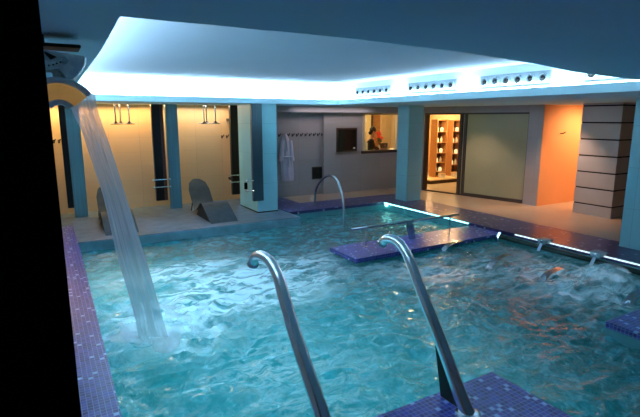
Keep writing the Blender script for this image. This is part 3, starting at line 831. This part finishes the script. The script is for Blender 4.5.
MB().box(-.12, .12, -.06, .06, 0, .008).box(-.12, .12, .052, .06, .0, .05).box(-.12, -.112, -.06, .06, 0, .05).box(.112, .12, -.06, .06, 0, .05).build('tray', white_plastic, e)
MB().box(-.10, .10, -.05, .05, .009, .03).build('glow_stand_in_sheets', glow_paper, e)  # sheets with their own emission stand for a white glow on the counter
e = thing('office_chair', (8.03, 11.30, 0), 'pale office chair with curved back behind the person in black', 'chair')
MB().sheet([[(-.05-.12*math.cos(t), .22*math.sin(t), z) for t in [PI*(-.5+k/8) for k in range(9)]] for z in (.72, .9, 1.1, 1.28)], .02).build('backrest', white_plastic, e, smooth=True)
MB().box(-.16, .22, -.2, .2, .66, .72).build('seat', white_plastic, e, bevel=.02)
MB().tube([(0.03, 0, .66), (.03, 0, .10)], .025, 10).build('pole', chrome, e, smooth=True)
for k in range(5):
    a = 2*PI*k/5; MB().tube([(.03, 0, .10), (.03+.25*math.cos(a), .25*math.sin(a), .02)], .018, 8).build('leg', chrome, e, smooth=True)

def skinned(name, nodes, edges, m, parent=None, sub=2):
    me = bpy.data.meshes.new(name); me.from_pydata([n[0] for n in nodes], edges, []); me.materials.append(m)
    o = bpy.data.objects.new(name, me); COL.objects.link(o)
    s = o.modifiers.new('skin', 'SKIN')
    for i, n in enumerate(nodes):
        r = n[1] if isinstance(n[1], tuple) else (n[1], n[1])
        me.skin_vertices[0].data[i].radius = r
    me.skin_vertices[0].data[0].use_root = True
    s.use_smooth_shade = True
    ss = o.modifiers.new('sub', 'SUBSURF'); ss.levels = sub; ss.render_levels = sub
    if parent: o.parent = parent
    return o
def person():
    # seated on a high stool, leaning forward to the right (+x), forearms on the counter
    e = thing('person', (8.12, 11.30, 0), 'person in black top seated behind the office window, facing right to flowers', 'person')
    e.rotation_euler = (0, 0, -.55)
    N = [((0, 0, .82), (.15, .13)), ((.03, 0, 1.0), (.135, .12)), ((.08, 0, 1.20), (.15, .12)), ((.12, 0, 1.34), (.12, .09)), ((.15, 0, 1.43), .05), ((.17, 0, 1.50), .06), ((.175, 0, 1.58), (.085, .075)), ((.17, 0, 1.66), (.075, .07))]
    E = [(0, 1), (1, 2), (2, 3), (3, 4), (4, 5), (5, 6), (6, 7)]
    def add(p, r, par): N.append((p, r)); E.append((par, len(N)-1)); return len(N)-1
    for s in (-1, 1):
        sh = add((.11, s*.17, 1.32), .055, 3); el = add((.20, s*.22, 1.12), .042, sh); wr = add((.40, s*.13-.05, 1.09), .028, el)
        pm = add((.46, s*.11-.06, 1.095), (.032, .018), wr)
        for k in range(4):
            f = add((.505, s*.11-.06+(k-1.5)*.017, 1.10), .0085, pm); add((.505+[.03, .042, .04, .025][k], s*.11-.06+(k-1.5)*.02, 1.085), .007, f)
        th = add((.45, s*.11-.06-s*.035, 1.10), .010, pm); add((.475, s*.11-.06-s*.048, 1.09), .008, th)
        hp = add((.08, s*.09, .80), .085, 0); kn = add((.42, s*.11, .80), .065, hp); an = add((.40, s*.11, .42), .045, kn); ft = add((.40, s*.11, .36), .04, an); add((.52, s*.11, .34), .032, ft)
    skinned('body', N, E, skin, e)
    T = [((0, 0, .80), (.165, .145)), ((.03, 0, 1.0), (.15, .135)), ((.08, 0, 1.20), (.165, .135)), ((.12, 0, 1.34), (.13, .10)), ((.14, 0, 1.40), (.07, .065))]
    TE = [(0, 1), (1, 2), (2, 3), (3, 4)]
    for s in (-1, 1):
        T.append(((.11, s*.17, 1.32), .07)); TE.append((3, len(T)-1)); T.append(((.20, s*.22, 1.12), .055)); TE.append((len(T)-2, len(T)-1)); T.append(((.36, s*.15-.04, 1.095), .04)); TE.append((len(T)-2, len(T)-1))
    skinned('shirt', T, TE, black_cloth, e)
    U = [((0, 0, .80), (.17, .15))]; UE = []
    for s in (-1, 1):
        b0 = len(U); U += [((.1, s*.09, .80), .10), ((.42, s*.11, .80), .078), ((.40, s*.11, .45), .058)]; UE += [(0, b0), (b0, b0+1), (b0+1, b0+2)]
    skinned('trousers', U, UE, black_cloth, e)
    MB().ball((.155, 0, 1.625), .098, 3, (1, .9, 1.05)).ball((.09, 0, 1.55), .06, 2).build('hair', hair_m, e, smooth=True)
    MB().ball((.262, 0, 1.565), .014, 2, (1, .7, 1.3)).build('nose', skin, e, smooth=True)
    for s in (-1, 1):
        MB().ball((.245, s*.03, 1.595), .009, 1).build('eye', black_cloth, e, smooth=True)
        MB().ball((.17, s*.083, 1.575), .02, 2, (1, .4, 1.4)).build('ear', skin, e, smooth=True)
    MB().ball((.25, 0, 1.53), .016, 1, (.5, 1.4, .35)).build('mouth', red_petal, e, smooth=True)
person()
# ------------------------------------------------------------------ lights
def area(name, loc, size, energy, col, rot=(0, 0, 0), spread=None):
    l = bpy.data.lights.new(name, 'AREA'); l.shape = 'RECTANGLE'; l.size, l.size_y = size; l.energy = energy; l.color = col
    if spread: l.spread = spread
    o = bpy.data.objects.new(name, l); COL.objects.link(o); o.location = loc; o.rotation_euler = rot; return o
def point(name, loc, energy, col, r=.08):
    l = bpy.data.lights.new(name, 'POINT'); l.energy = energy; l.color = col; l.shadow_soft_size = r
    o = bpy.data.objects.new(name, l); COL.objects.link(o); o.location = loc; return o
def spot(name, loc, target, energy, col, ang, blend=.5, r=.05):
    l = bpy.data.lights.new(name, 'SPOT'); l.energy = energy; l.color = col; l.spot_size = ang; l.specular_factor = .2; l.spot_blend = blend; l.shadow_soft_size = r
    o = bpy.data.objects.new(name, l); COL.objects.link(o); o.location = loc
    o.rotation_euler = (Vector(target)-Vector(loc)).to_track_quat('-Z', 'Y').to_euler(); return o
area('shower_light', (1.2, 10.85, 2.23), (2.2, .12), 17, (1., .62, .27), (-.12, 0, 0))
area('shower_light', (3.2, 10.85, 2.23), (1.4, .12), 7.5, (1., .78, .58), (-.12, 0, 0))
area('shower_light', (-.05, 10.85, 2.23), (.4, .12), 3.5, (1., .62, .25), (-.12, 0, 0))
spot('alcove_spot', (10.9, 5.75, 2.2), (10.5, 6.7, .7), 140, (1., .52, .24), 2.3, .8, .15)
spot('hall_spot', (9.0, 5.9, 2.22), (9.1, 6.1, 0), 55, (1., .62, .40), 1.7, .8)
spot('hall_spot', (8.6, 8.0, 2.22), (8.75, 8.0, 0), 30, (1., .66, .44), 1.8, .8)
point('office_lamp', (8.1, 11.6, 2.05), 16, (1., .66, .30))
point('shop_lamp', (10.6, 10.3, 2.1), 48, (1., .56, .22))
point('shop_lamp', (11.4, 12.3, 1.6), 26, (1., .60, .28))
area('hall_light', (6.4, 10.2, 2.23), (2.2, .2), 3.5, (1., .80, .78))

W = bpy.data.worlds.new('world'); S.world = W; W.use_nodes = True
W.node_tree.nodes['Background'].inputs[0].default_value = (.01, .02, .03, 1)
W.node_tree.nodes['Background'].inputs[1].default_value = .3

# ------------------------------------------------------------------ camera
cam = bpy.data.cameras.new('camera'); co = bpy.data.objects.new('camera', cam); COL.objects.link(co)
cam.sensor_width = 36; cam.lens = 475/640*36; cam.clip_start = .05
co.location = (0, 0, 1.95)
yaw = math.atan(280/math.hypot(475, 90)); pitch = math.atan(90/475)
co.rotation_euler = (PI/2-pitch, 0, -yaw)
S.camera = co
S.view_settings.view_transform = 'Standard'
S.view_settings.look = 'None'
S.view_settings.exposure = .88
